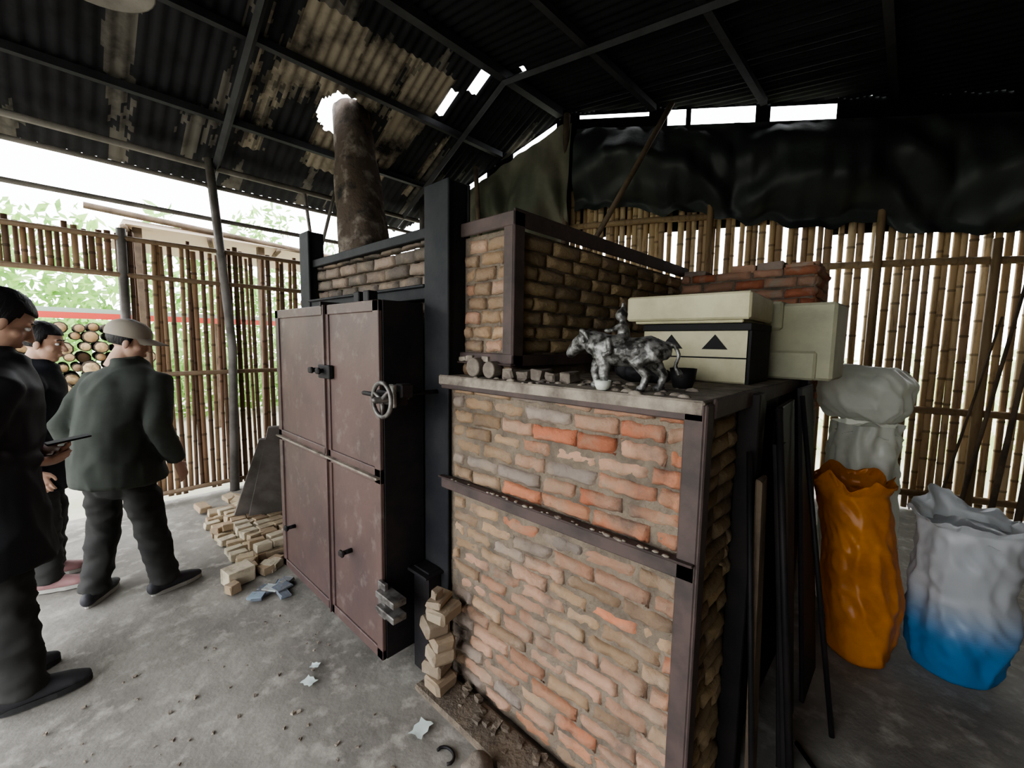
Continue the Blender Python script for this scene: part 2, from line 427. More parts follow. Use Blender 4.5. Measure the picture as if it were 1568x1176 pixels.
bricks(mb,(1.222,1.5,.985),(0,-1,0),(-1,0,0),1.045,.42,cf=lambda x,z,p:cfA(x,z+1,p),gx=9,gy=4,rough=.012,seed=2)
bricks(mb,(1.298,1.52,1.56),(0,-1,0),(-1,0,0),.27,.5,bl=.13,pal=tn+tn+pk,seed=3)
dk=[(.17,.155,.135),(.22,.19,.165),(.26,.22,.19),(.13,.12,.11)]
bricks(mb,(1.265,3.04,1.87),(0,-1,0),(-1,0,0),1.33,.23,pal=dk,seed=4,bh=.055)
ye=[(.44,.36,.225),(.39,.32,.195),(.48,.39,.24),(.33,.27,.175)]
bricks(mb,(1.36,1.215,1.56),(1,0,0),(0,-1,0),1.66,.5,pal=ye,seed=5,bl=.22)
bricks(mb,(1.3,1.56,1.45),(0,-1,0),(-1,0,0),.33,.055,pal=tn,seed=15)
bricks(mb,(1.26,.418,.02),(1,0,0),(0,-1,0),.36,1.37,pal=ye,seed=6,mo=.007)
bricks(mb,(2.98,1.2,1.45),(0,-1,0),(-1,0,0),.77,.62,pal=rd+pk,seed=7,mi=1)
bricks(mb,(3.0,.422,1.2),(1,0,0),(0,-1,0),.5,.87,pal=rd+pk,seed=8,mi=1)
bricks(mb,(1.36,3.6,.02),(0,-1,0),(-1,0,0),.42,1.9,pal=rd+pk,seed=9,mi=1)
for i in range(5):
    for j in range(3):
        if R()<.8: mb.box((3.0+j*.17,.45+i*.15,2.055),(3.15+j*.17,.59+i*.15,2.105+U(-.02,.02)),1,random.choice(rd+pk+gy_),bev=.006,jit=.005)
mb.build('brickwork',[M_brick,M_brickr],kiln)
mb=MB()
mb.box((1.234,.435,0),(2.6,1.62,1.40)); mb.box((1.315,1.236,1.40),(3.1,3.2,2.07)); mb.box((1.29,1.6,0),(3.1,3.2,1.42))
mb.box((3.0,.44,0),(3.5,1.3,2.06)); mb.box((1.375,3.2,0),(1.75,3.6,1.93))
mb.build('core_masonry',[M_mortar],kiln)
mb=MB()
mb.box((1.195,.40,1.405),(2.62,1.58,1.45),bev=.006)
for i in range(70):
    y=U(.42,1.5); s_=U(.005,.02); mb.ell((1.2+U(0.0,.3),y,1.45),(s_,s_*1.3,s_*.6),seg=6,rings=4)
mb.build('ledge_slab',[M_slab],kiln)
mb=MB()
b=lambda lo,hi,m=0: mb.box(lo,hi,m,bev=.004)
b((1.196,.398,0),(1.206,.455,1.44),1); b((1.196,.390,0),(1.25,.400,1.44),1)
b((1.196,.40,.925),(1.206,1.56,.985),1); b((1.175,.40,.978),(1.215,1.56,.986),1)
for i in range(40):
    y=U(.45,1.5); s_=U(.003,.008); mb.ell((U(1.178,1.195),y,.987),(s_*1.4,s_*2,s_*.6),3,seg=6,rings=4)
b((1.196,.40,1.39),(1.204,1.56,1.415),1)
b((1.22,1.53,0),(1.32,1.69,2.31),2); b((1.205,1.52,0),(1.22,1.70,2.31),2); b((1.32,1.52,0),(1.335,1.70,2.31),0)
b((1.22,3.04,0),(1.32,3.15,2.33),2); b((1.205,3.02,0),(1.22,3.17,2.33),2)
b((1.235,1.70,2.09),(1.29,3.04,2.14),2); b((1.215,1.70,1.80),(1.29,3.04,1.86),2); b((1.20,1.70,1.855),(1.235,3.04,1.87),2)
b((1.285,1.205,1.50),(1.295,1.26,2.13),1); b((1.285,1.197,1.50),(1.35,1.207,2.13),1)
b((1.283,1.2,2.07),(1.295,1.53,2.13),1); b((1.285,1.197,2.07),(3.1,1.207,2.14),1); b((1.285,1.197,1.50),(3.0,1.207,1.55),1); b((1.283,1.2,1.505),(1.295,1.55,1.555),1)
b((1.265,1.19,1.505),(1.3,1.55,1.513),1)
b((1.62,.36,0),(1.70,.43,1.44),0); b((1.72,.40,0),(2.6,.43,1.40),0); b((2.5,.36,0),(2.6,.43,1.46),0)
b((1.25,.385,1.395),(2.62,.398,1.452),1)
b((1.13,1.57,0),(1.205,1.69,.52),0); b((1.10,1.55,.50),(1.21,1.70,.515),0)
mb.build('steel_frame',[M_steel,M_brown,M_blue,M_slab],kiln)
mb=MB()
DX=.98
mb.box((DX,1.715,.10),(1.20,2.975,1.775),0,bev=.004)
mb.box((DX+.012,1.708,.095),(1.205,1.72,1.78),1,bev=.002)
for ya,yb,za,zb in ((1.71,1.76,.095,1.78),(2.215,2.29,.095,1.78),(2.93,2.98,.095,1.78),(1.71,2.98,.095,.145),(1.71,2.98,1.73,1.78),(1.71,2.98,.95,1.02)):
    mb.box((DX-.010,ya,za),(DX+.01,yb,zb),0,bev=.003)
mb.box((DX-.03,1.71,.975),(DX,2.98,.985),3); mb.box((DX-.022,2.24,.1),(DX,2.25,1.78),0)
mb.box((DX-.02,2.27,1.775),(1.21,2.285,1.80),1)
for ya in (1.83,1.92): mb.box((DX+.01,ya,1.77),(DX+.06,ya+.05,1.83),1,bev=.004)
for y,z in ((2.78,.42),(2.02,.53),(2.33,1.44),(2.24,1.44)):
    mb.tube([(DX-.0,y,z),(DX-.05,y,z)],[.012,.012],10,1); mb.box((DX-.065,y-.02,z-.016),(DX-.045,y+.02,z+.016),1,bev=.006)
mb.box((DX-.03,2.17,1.40),(DX-.005,2.3,1.47),1,bev=.004)
c=V((DX-.06,1.60,1.355)); Rw=.072; pts=[]
for k in range(29):
    a=2*math.pi*k/28; pts.append(c+V((0,math.cos(a)*Rw,math.sin(a)*Rw)))
mb.tube(pts,[.0095]*29,8,2)
for k in range(3):
    a=2*math.pi*k/3+.4; mb.tube([c,c+V((0,math.cos(a)*Rw,math.sin(a)*Rw))],[.009,.007],8,2)
mb.tube([c-V((.03,0,0)),c+V((.12,0,0))],[.014,.014],10,2,rnd=True)
mb.box((DX-.02,1.57,1.325),(DX+.05,1.72,1.385),1,bev=.006); mb.box((DX+.0,1.545,1.36),(DX+.06,1.60,1.42),1,bev=.006); mb.box((DX-.03,1.56,1.32),(DX-.012,1.60,1.42),2,bev=.004)
mb.tube([(DX-.035,1.60,1.365),(DX-.035,1.80,1.365)],[.012,.01],8,1,rnd=True)
mb.tube([(1.30,1.60,1.37),(1.02,1.60,1.37)],[.010,.010],8,1)
for z in (.37,.44): mb.box((DX-.05,1.55,z),(DX+.02,1.70,z+.03),2,bev=.004)
mb.box((DX-.025,1.66,.33),(DX-.005,1.72,.50),2,bev=.003)
mb.build('kiln_door',[M_door,M_steel,M_iron,M_slab],kiln)

mb=MB(); pts=[];rad=[]
for i in range(34):
    t=i/33; z=3.92*t; pts.append((2.1+.09*t,3.86+.48*max(0,(t-.45)/.55),z)); rad.append(.30-.13*max(0,(t-.4)/.6) if t>.4 else .30)
mb.tube(pts,rad,32,0,fn=lambda t,a:1+.16*noise.noise(V((math.cos(a)*1.6,math.sin(a)*1.6,t*9)))+.07*noise.noise(V((math.cos(a)*5,math.sin(a)*5,t*30))))
mb.build('chimney_flue',[M_flue])

# ------------------------------------------------------------------ things on the ledge
def box_obj(name,lo,hi,m,bev=.006,rz=0,extra=None,mats=None):
    mb=MB(); c=V([(a+b_)/2 for a,b_ in zip(lo,hi)]); h=V([(b_-a)/2 for a,b_ in zip(lo,hi)])
    Mx=Matrix.Rotation(rz,4,'Z'); mb.box(-h,h,0,bev=bev,M=Mx)
    if extra: extra(mb,h,Mx)
    o=mb.build(name,mats or [m]); o.location=c; return o
def crate_x(mb,h,Mx):
    x=-h.x-.003
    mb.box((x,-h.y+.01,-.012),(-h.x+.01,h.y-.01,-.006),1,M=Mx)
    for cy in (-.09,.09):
        mb.add([(x,cy-.05,.025),(x,cy+.05,.025),(x,cy,.085),(-h.x+.01,cy-.05,.025),(-h.x+.01,cy+.05,.025),(-h.x+.01,cy,.085)],[(0,2,1),(3,4,5),(0,1,4,3),(1,2,5,4),(2,0,3,5)],1,M=Mx)  # raised black prisms paint the shade inside the triangular cutouts
    mb.box((-h.x+.0,-h.y-.004,-h.z),(h.x,-h.y+.01,h.z),1,M=Mx)  # shaded right side painted as a black panel
    mb.box((x-.008,-h.y-.006,h.z-.010),(h.x,h.y,h.z+.02),1,M=Mx,bev=.003)  # black slab paints the shade of the gap under the lid
box_obj('foam_crate',(1.84,.46,1.452),(2.14,.90,1.672),M_foam,.006,0,crate_x,[M_foam,M_black])
def lid_x(mb,h,Mx):
    mb.box((-h.x+.03,-h.y+.03,-h.z-.012),(h.x-.03,h.y-.03,-h.z+.005),0,M=Mx,bev=.004)
box_obj('foam_lid',(1.78,.46,1.705),(2.2,.96,1.81),M_foam,.008,.04,lid_x)
box_obj('foam_block',(2.32,.24,1.454),(2.58,.74,1.80),M_foam2,.012,-.05,lambda mb,h,Mx:(mb.box((-h.x-.02,-h.y+.06,-h.z+.0),(h.x,h.y,-h.z+.13),0,M=Mx,bev=.01),mb.box((-h.x-.03,-h.y+.2,h.z-.12),(h.x,h.y,h.z+.01),0,M=Mx,bev=.01)))
def prop(name,x,y,r_,h_,m,z=1.45,axis='z',seg=20):
    mb=MB(); mb.tube([(0,0,0),(0,0,.004),(0,0,h_-.004),(0,0,h_)],[r_*.93,r_,r_,r_*.93],seg,smooth=False,fn=lambda t,a:1+.02*noise.noise(V((math.cos(a)*2,math.sin(a)*2,t+x*9))))
    o=mb.build(name,[m])
    if axis=='x': o.rotation_euler=(0,-math.pi/2,0); o.location=(x,y,z+r_)
    else: o.location=(x,y,z)
    return o
prop('round_kiln_brick',1.285,1.39,.042,.05,M_stone,axis='x'); prop('round_kiln_brick',1.285,1.29,.036,.05,M_stone,axis='x')
mb=MB()
for i in range(5): mb.box((0+.03*i*.5,-.05-.06*i,0),(.10+.02*i*.5,-.01-.06*i+.01,U(.03,.05)),0,(.25,.23,.2),bev=.006,jit=.006)
o=mb.build('kiln_shelf_pieces',[M_stone]); o.location=(1.25,1.22,1.45)
mb=MB()
for i in range(4): mb.box((0,-.05*i,0),(.07,-.05*i+.045,.02+.006*(i%2)),0,(.5,.46,.38),bev=.003,jit=.003)
o=mb.build('clay_chips',[M_slab]); o.location=(1.27,1.48,1.514)
def cup(name,loc,r_,h_,m):
    mb=MB(); prof=[(r_*.55,0),(r_*.7,.003),(r_*.9,h_*.45),(r_,h_),(r_*.93,h_),(r_*.8,h_*.5),(r_*.5,h_*.12),(.001,h_*.1)]
    seg=24; vs=[];fs=[]
    for rr,zz in prof:
        for k in range(seg): a=2*math.pi*k/seg; vs.append((math.cos(a)*rr,math.sin(a)*rr,zz))
    for i in range(len(prof)-1):
        for k in range(seg): k2=(k+1)%seg; fs.append((i*seg+k,i*seg+k2,(i+1)*seg+k2,(i+1)*seg+k))
    fs.append(tuple(range(seg-1,-1,-1))); mb.add(vs,fs,0,smooth=True); o=mb.build(name,[m]); o.location=loc; return o
cup('white_bowl',(1.225,.735,1.451),.028,.032,M_white)
cup('dark_bowl',(1.50,.58,1.451),.045,.07,M_steel)
mb=MB(); mb.ell((0,0,.04),(.05,.10,.045),seg=20,rings=12); mb.ell((0,.06,.05),(.045,.05,.04)); mb.ell((0,-.08,.03),(.03,.05,.028))
o=remesh(mb,'clay_lump',[M_steel],.006,3,.004,30); o.location=(1.62,.80,1.451)

# ox figurine with rider (local: +x forward)
mb=MB()
mb.tube([(-.115,0,.132),(-.085,0,.136),(-.03,0,.126),(.03,0,.128),(.075,0,.14),(.105,0,.145)],[(.032,.036),(.045,.046),(.047,.05),(.05,.05),(.048,.045),(.034,.036)],18,hint=(0,0,1),rnd=True)
mb.tube([(.085,0,.152),(.12,-.006,.162),(.145,-.015,.162)],[(.04,.03),(.035,.027),(.030,.025)],14,hint=(0,0,1),rnd=True)
mb.tube([(.145,-.014,.166),(.172,-.025,.150),(.197,-.035,.126),(.205,-.038,.116)],[(.031,.028),(.027,.024),(.020,.020),(.016,.019)],14,hint=(0,0,1),rnd=True)
for s_ in (-1,1):
    mb.tube([(.15,-.015+s_*.022,.185),(.143,-.015+s_*.044,.197),(.128,-.015+s_*.055,.187),(.118,-.013+s_*.052,.168)],[.010,.009,.0065,.004],8,rnd=True)
    mb.tube([(.145,-.015+s_*.024,.168),(.135,-.015+s_*.048,.158)],[(.010,.006),(.007,.004)],8,rnd=True)
    fx=.075+(.030 if s_<0 else -.016)
    mb.tube([(.078,s_*.026,.12),(fx,s_*.03,.078),(fx+.004,s_*.03,.055),(fx-.002,s_*.03,.02),(fx+.004,s_*.03,.008)],[(.030,.024),(.020,.018),(.017,.016),(.012,.012),(.017,.015)],10,hint=(1,0,0),rnd=True)
    hx=-.09+(.026 if s_>0 else -.016)
    mb.tube([(-.092,s_*.024,.128),(hx+.018,s_*.032,.088),(hx-.014,s_*.032,.052),(hx-.004,s_*.032,.018),(hx+.003,s_*.032,.008)],[(.040,.026),(.027,.021),(.015,.014),(.012,.012),(.017,.015)],10,hint=(1,0,0),rnd=True)
mb.tube([(-.13,0,.155),(-.155,.002,.15),(-.168,.004,.12),(-.158,.004,.085),(-.172,.004,.06)],[.009,.007,.006,.006,.011],8,rnd=True)
mb.tube([(.01,0,.165),(.008,0,.19),(.012,0,.212),(.014,0,.226)],[(.026,.023),(.023,.02),(.026,.016),(.011,.010)],12,hint=(0,1,0),rnd=True)
mb.ell((.018,-.003,.248),(.020,.018,.021)); mb.ell((.012,-.003,.268),(.009,.009,.009))
mb.tube([(.012,-.022,.218),(.026,-.034,.240),(.02,-.026,.285)],[.0085,.0075,.0065],8,rnd=True)
mb.tube([(.012,.022,.216),(.038,.032,.198),(.062,.02,.196)],[.0085,.0075,.0065],8,rnd=True)
for s_ in (-1,1):
    mb.tube([(.005,s_*.016,.17),(.048,s_*.044,.168),(.038,s_*.056,.125),(.054,s_*.058,.116)],[.016,.013,.010,.009],10,rnd=True)
ox=remesh(mb,'ox_rider_figurine',[M_glaze],.0034,1,.0012,60)
ox.location=(1.295,.695,1.4495); ox.rotation_euler=(0,0,math.radians(105))

# ------------------------------------------------------------------ sacks
def crease(p,seed,sc):
    # long soft pull-folds: ridges stretched along the drop of the plastic
    q=V((p.x,p.y,p.z*.35))*sc+V((seed,seed*.7,0)); a=(1-abs(noise.noise(q))*2.6)
    b_=(1-abs(noise.noise(V((p.x+p.z*.6,p.y-p.z*.5,p.z*.5))*sc*1.7+V((5,1,2))))*2.6)
    return a*.6+b_*.35
def sack(name,loc,H,prof,mats,seed,lean=(0,0),colf=None,top=.0,flat=1.0,rz=0,amp=.03):
    mb=MB(); n=60; seg=110; vs=[];fs=[];cc=[]
    rows=n+1; ex=16 if top else 0
    for i in range(rows+ex):
        t=min(1,i/n); r_=prof(t); h=H*t
        for k in range(seg):
            a=2*math.pi*k/seg; ca,sa=math.cos(a),math.sin(a)
            if i>n:     # open, folded-over mouth
                e=(i-n)/ex; fold=.5+1.0*noise.noise(V((ca*1.6,sa*1.6,seed+5)))
                rr=r_*(1+.20*math.sin(e*2.6)+.16*noise.noise(V((ca*5,sa*5,e*2+seed)))*e)
                z=H+top*(math.sin(e*2.7)*fold+.1*e+.25*e*noise.noise(V((ca*6,sa*6,seed))))
            else:
                rr=r_; z=h
                if i==0: rr*=.75
                if i==1: rr*=.92; z=.01
            p=V((ca*rr,sa*rr*flat,z))
            bul=1+.16*noise.noise(V((ca*1.2,sa*1.2,t*2.0+seed)))
            dd=amp*crease(V((ca*.2,sa*.2,z)),seed,9)*(min(1,t*8+.2))
            nrm=V((ca,sa,0)); p=V((p.x*bul,p.y*bul,z))+nrm*dd
            vs.append(p+V((lean[0]*t*t,lean[1]*t*t,0)))
    nr=rows+ex
    for i in range(nr-1):
        c_=colf(i/n) if colf else (1,1,1)
        for k in range(seg): k2=(k+1)%seg; fs.append((i*seg+k,i*seg+k2,(i+1)*seg+k2,(i+1)*seg+k)); cc.append(c_)
    fs.append(tuple(range(seg-1,-1,-1))); cc.append(colf(0) if colf else (1,1,1))
    mb.add(vs,fs,0,smooth=True,cols=cc)
    z=H*.97; rt=prof(1)*.98
    vs=[];fs=[]
    for i in range(9):
        for k in range(40):
            a=2*math.pi*k/40; q=i/8*rt*1.05; p=V((math.cos(a)*q,math.sin(a)*q*flat,0)); vs.append(p+V((lean[0],lean[1],z-.02+.05*(1-i/8)+.03*noise.noise(p*14+V((seed,0,0))))))
    for i in range(8):
        for k in range(40): k2=(k+1)%40; fs.append((i*40+k,(i+1)*40+k,(i+1)*40+k2,i*40+k2))
    mb.add(vs,fs,0,colf(1) if colf else (1,1,1),True)
    o=mb.build(name,mats); o.location=loc; return o
pr=lambda a,b_,c:(lambda t:(a+(b_-a)*min(1,t*2.5) if t<.4 else b_+(c-b_)*(t-.4)/.6))
sack('orange_plastic_sack',(2.79,.09,0),.88,pr(.135,.18,.165),[M_orange],2.0,(-.01,.09),None,.10,.85,0,.022)
def bc(t):
    k=min(1,max(0,(t-.22)/.38)); k=k*k*(3-2*k); a=V((.02,.22,.5)); b_=V((.6,.62,.64)); c=a.lerp(b_,k); return tuple(c)
sack('blue_white_plastic_sack',(3.0,-.265,0),.76,pr(.16,.20,.20),[M_bluebag],5.5,(.0,.0),bc,.13,.9,0,.024)
sack('white_plastic_sack',(3.3,.17,0),1.16,pr(.19,.2,.18),[M_white],9.0,(.0,0),None,0,.85,0,.03)
mb=MB(); mb.box((-.19,-.20,0),(.19,.20,.29),0,bev=.07)
o=remesh(mb,'white_bundle_bag',[M_white],.010,14)
nr=[v.normal.copy() for v in o.data.vertices]
for v,n_ in zip(o.data.vertices,nr):
    q=V((v.co.x+v.co.z*.5,v.co.y-v.co.z*.4,v.co.z*.6))
    v.co+=n_*(.014*(1-abs(noise.noise(q*7))*2.6)+.008*(1-abs(noise.noise(q*15+V((3,1,0))))*2.6)+.015*noise.noise(v.co*4))
o.location=(3.26,.19,1.19); o.rotation_euler=(.05,.04,-.3)

# ------------------------------------------------------------------ rubble, loose bricks etc
mb=MB(); fb=[(.45,.37,.25),(.4,.32,.22),(.5,.44,.33),(.36,.27,.18)]
def rb(x,y,z,L_=.2,W_=.1,H_=.055,rz=None,tilt=0,col=None,mi=0,bev=.005):
    M_=Matrix.Translation((x,y,z))@Matrix.Rotation(U(0,6.28) if rz is None else rz,4,'Z')@Matrix.Rotation(tilt,4,'X')
    mb.box((-L_/2,-W_/2,0),(L_/2,W_/2,H_),mi,col or random.choice(fb),M=M_,bev=bev,jit=.004)
for i in range(10):
    for j in range(4):
        for k in range(2 if j>0 else 1):
            rb(.84+j*.12+U(-.02,.02),3.38+i*.105,k*.056,.11,.06+U(0,.04),.052,U(-.2,.2))
for i in range(26): rb(U(.85,1.25),U(3.9,4.75),U(0,.06),U(.1,.2),.09,.05,None,U(-.3,.3))
for i in range(9): rb(U(.78,1.05),U(3.12,3.4),0,U(.08,.15),.08,.05)
rb(.74,3.14,0,.16,.13,.10); rb(.68,3.02,0,.07,.06,.06)
mb.build('firebrick_pile',[M_fire])
mb=MB()
for i in range(9): rb(.86+U(-.1,.1),2.83+U(-.13,.10),.0+i*.002,U(.06,.12),U(.05,.09),.014,None,U(-.1,.1),random.choice([(.25,.32,.38),(.15,.17,.2),(.4,.45,.45)]),bev=.002)
mb.build('blue_tile_shards',[M_fire])
mb=MB()
sc=[(.25,.19,.13),(.21,.165,.12),(.28,.225,.16)]
for i in range(6):
    rb(1.11+U(-.015,.015),1.46+U(-.02,.02),.031+i*.068,.12+U(-.03,.02),.11,.064,U(-.35,.35),0 if i==0 else U(-.04,.04),sc[i%3],bev=.012)
rb(1.11,1.46,.442,.12,.07,.03,.4,0,sc[0]); rb(1.09,1.45,.474,.05,.03,.04,.2,0,sc[1])
mb.build('clay_brick_stack',[M_fire])
def rock(name,loc,r_,seed,m=None):
    mb=MB(); mb.ell((0,0,0),r_,seg=20,rings=12,smooth=True)
    for v in mb.v:
        k=1+.28*noise.noise(v*11+V((seed,0,0)))+.12*noise.noise(v*30+V((seed,0,0))); v*=k
    o=mb.build(name,[m or M_stone]); o.location=(loc[0],loc[1],r_[2]*.8); return o
rock('rock',(.965,1.05),(.06,.05,.05),3)
mb=MB()
mb.box((1.04,.45,0),(1.2,1.56,.028),1,bev=.01,jit=.004)
for i in range(36):
    y=U(.5,1.36); x=1.19-abs(random.gauss(0,.04)); s_=U(.005,.018)
    M_=Matrix.Translation((x,y,.028+s_*.4))@Matrix.Rotation(U(0,6),4,'Z'); mb.box((-s_,-s_*.7,-s_*.5),(s_,s_*.7,s_*.5),0,M=M_,jit=s_*.3)
mb.build('kiln_footing_rubble',[M_mortar,M_mortar])
mb=MB()
for i in range(150):
    x,y=U(-.2,.9),U(.6,2.6); s_=U(.002,.009)
    M_=Matrix.Translation((x,y,s_*.3))@Matrix.Rotation(U(0,6),4,'Z'); mb.box((-s_,-s_*.7,-s_*.5),(s_,s_*.7,s_*.5),0,M=M_,jit=s_*.3)
mb.build('floor_crumbs',[M_slab])
for (x,y,s_) in ((.94,1.36,.04),(.72,1.94,.03),(.78,2.02,.02),(.36,1.13,.045)):
    mb=MB(); vs=[];fs=[]
    for i in range(5):
        for j in range(5): vs.append(((i/4-.5)*2*s_*(1+.1*math.sin(j*2)),(j/4-.5)*1.5*s_*(1+.15*math.cos(i*3)),.006+.005*noise.noise(V((i*.6,j*.6,x*9)))))
    for i in range(4):
        for j in range(4): a=i*5+j; fs.append((a,a+5,a+6,a+1))
    mb.add(vs,fs,smooth=True); o=mb.build('paper_scrap',[M_paper]); o.location=(x,y,.006); o.rotation_euler=(0,0,x*7)
mb=MB(); mb.tube([(.03*math.cos(a),.04*math.sin(a),.006) for a in [i*.45-2.2 for i in range(10)]],[.006]*10,6); o=mb.build('iron_ring',[M_steel]); o.location=(.94,1.2,0)
def plank(mb,p0,p1,wv,th_,m=0,bev=.004):
    p0=V(p0);p1=V(p1); up=(p1-p0); L_=up.length; up.normalize(); s_=V(wv).normalized(); wl=V(wv).length; nn=s_.cross(up).normalized()
    M_=Matrix.Identity(4)
    for i in range(3): M_[i][0]=s_[i];M_[i][1]=nn[i];M_[i][2]=up[i];M_[i][3]=p0[i]
    mb.box((-wl/2,-th_/2,0),(wl/2,th_/2,L_),m,M=M_,bev=bev,jit=.003)
mb=MB(); plank(mb,(1.2,3.98,.01),(1.3,3.66,.90),(.34,-.12,0),.03); plank(mb,(1.08,4.1,.01),(1.22,3.72,.80),(.28,-.1,0),.03)
mb.build('leaning_stone_slabs',[M_rail])
mb=MB()
plank(mb,(1.95,.26,.01),(1.98,.35,1.38),(.34,.02,0),.02,0)
plank(mb,(2.35,.24,.01),(2.38,.35,1.42),(.3,.0,0),.02,0)
plank(mb,(1.58,.30,.01),(1.64,.345,1.15),(.09,.0,0),.02,1)
plank(mb,(1.78,.22,.01),(1.80,.33,1.25),(.07,.0,0),.03,0)
for (a,b_,r_) in (((1.5,.27,0),(1.56,.37,1.25),.009),((1.72,.2,0),(1.75,.33,1.38),.012),((2.1,.12,0),(2.12,.32,1.4),.010)):
    mb.tube([a,b_],[r_,r_],8,0)
mb.tube([(1.95,.22,.012),(1.66,-.05,.012)],[.009,.007],6)
mb.build('leaning_scrap_iron',[M_steel,M_wood])

mb=MB(); prof=[(.02,.16),(.035,.12),(.05,.10),(.16,.06),(.27,0),(.262,0),(.15,.05),(.03,.09)]
seg=32; vs=[];fs=[]
for rr,zz in prof:
    for k in range(seg): a=2*math.pi*k/seg; vs.append((math.cos(a)*rr,math.sin(a)*rr,zz))
for i in range(len(prof)-1):
    for k in range(seg): k2=(k+1)%seg; fs.append((i*seg+k,i*seg+k2,(i+1)*seg+k2,(i+1)*seg+k))
mb.add(vs,fs,0,smooth=True); mb.tube([(0,0,.15),(0,0,.86)],[.006,.006],6); mb.ell((0,0,.06),(.04,.04,.055))
o=mb.build('pendant_lamp',[M_rail]); o.location=(.24,3.3,3.49)

# ------------------------------------------------------------------ outdoors
def leaves(name,lo,hi,n,s0,s1,pal,seed,thr=-.1,f_=.5):
    mb=MB(); rng=random.Random(seed); k=0
    while k<n:
        p=V([rng.uniform(lo[i],hi[i]) for i in range(3)])
        top=lo[2]+(hi[2]-lo[2])*(.7+.5*noise.noise(V((p.x*f_,p.y*f_,seed))))
        if p.z>top: k+=.3; continue
        if noise.noise(p*f_*2)<thr: k+=.3; continue
        s_=rng.uniform(s0,s1); a=V((rng.gauss(0,1),rng.gauss(0,1),rng.gauss(0,1))).normalized(); b_=a.orthogonal().normalized()
        mb.add([p-a*s_,p-b_*s_*.45,p+a*s_,p+b_*s_*.45],[(0,1,2,3)],0,rng.choice(pal)); k+=1
    return mb.build(name,[M_leaf])
gp=[(.32,.52,.16),(.27,.45,.14),(.42,.62,.22),(.2,.36,.1)]
leaves('tree_line',(-12,17,0),(12,20,7.3),18000,.10,.26,gp,3)
leaves('hedge',(-4,10.5,0),(6,11.5,2.3),8000,.06,.13,gp,5)
leaves('bamboo_thicket',(7.8,-4,0),(10.5,6,2.2),2600,.06,.18,[(.55,.7,.35),(.5,.62,.3),(.65,.75,.45)],9)
mb=MB()
rng=random.Random(4); z=.1
for row in range(13):
    x=-1.6+(row%2)*.08
    while x<1.2-row*.03:
        r_=rng.uniform(.05,.10); y=7.9+rng.uniform(-.12,.12); c=rng.choice([(.42,.28,.15),(.33,.21,.11),(.48,.35,.2),(.18,.12,.08)]); zz=z+rng.uniform(-.02,.02)
        mb.tube([(x,y,zz),(x,y+.8,zz)],[r_,r_],10,1); mb.tube([(x,y-.004,zz),(x,y,zz)],[r_*.8,r_*.82],10,0,c)
        x+=r_*2+rng.uniform(.01,.03)
    z+=.135
mb.build('log_pile',[M_log,M_bark])
mb=MB()
mb.box((-4,9.2,1.95),(4,10.2,2.02),0); mb.box((-4,9.1,1.86),(4,9.16,1.95),1)
for x in (-3,-.5,2,3.8): mb.box((x,9.3,-.05),(x+.08,9.38,1.96),2)
mb.build('outdoor_shed',[M_greens,M_red,M_wood])
mb=MB()
mb.box((.6,6.6,2.86),(3.9,8.6,2.9),0,jit=.03)
for x in (.7,2.0,3.7): mb.box((x,6.7,-.05),(x+.08,6.78,2.87),1)
for x in (.6,1.4,2.2,3.0): mb.tube([(x,6.5,2.82),(x+.5,8.6,2.95)],[.03,.03],6,1)
mb.tube([(.3,6.6,3.0),(4,6.6,2.8)],[.035,.035],6,1)
mb.build('outdoor_canopy',[M_pinkroof,M_wood])

# ------------------------------------------------------------------ people (local: +x forward, +y left)
def hand(parent,name,wr,d,nrm,ts,curl=.35):
    wr=V(wr);d=V(d).normalized();nrm=V(nrm);nrm=(nrm-d*nrm.dot(d)).normalized();t=V(ts);t=(t-d*t.dot(d)-nrm*t.dot(nrm)).normalized()
    mb=MB()
    mb.tube([wr-d*.05,wr,wr+d*.03,wr+d*.065,wr+d*.088],[(.024,.02),(.025,.018),(.036,.017),(.041,.015),(.037,.012)],14,hint=t,rnd=True)
    for k,(off,L_) in enumerate(((.030,.068),(.010,.076),(-.010,.071),(-.029,.056))):
        p=wr+d*.082+t*off; pts=[p-d*.01]; a=curl*.6
        for q,seg_ in enumerate((.45,.32,.23)):
            a+=curl*(.8 if q else .2); p=p+(d*math.cos(a)+nrm*math.sin(a)+t*off*.25)*L_*seg_*1.05; pts.append(p.copy())
        mb.tube(pts,[.0095,.009,.0082,.007],10,rnd=True)
    b_=wr+d*.025+t*.026
    mb.tube([b_,b_+t*.022+d*.022+nrm*.008,b_+t*.030+d*.048+nrm*.016,b_+t*.029+d*.066+nrm*.022],[.014,.0115,.0095,.008],10,rnd=True)
    return remesh(mb,name,[M_skin],.0045,2,parent=parent)
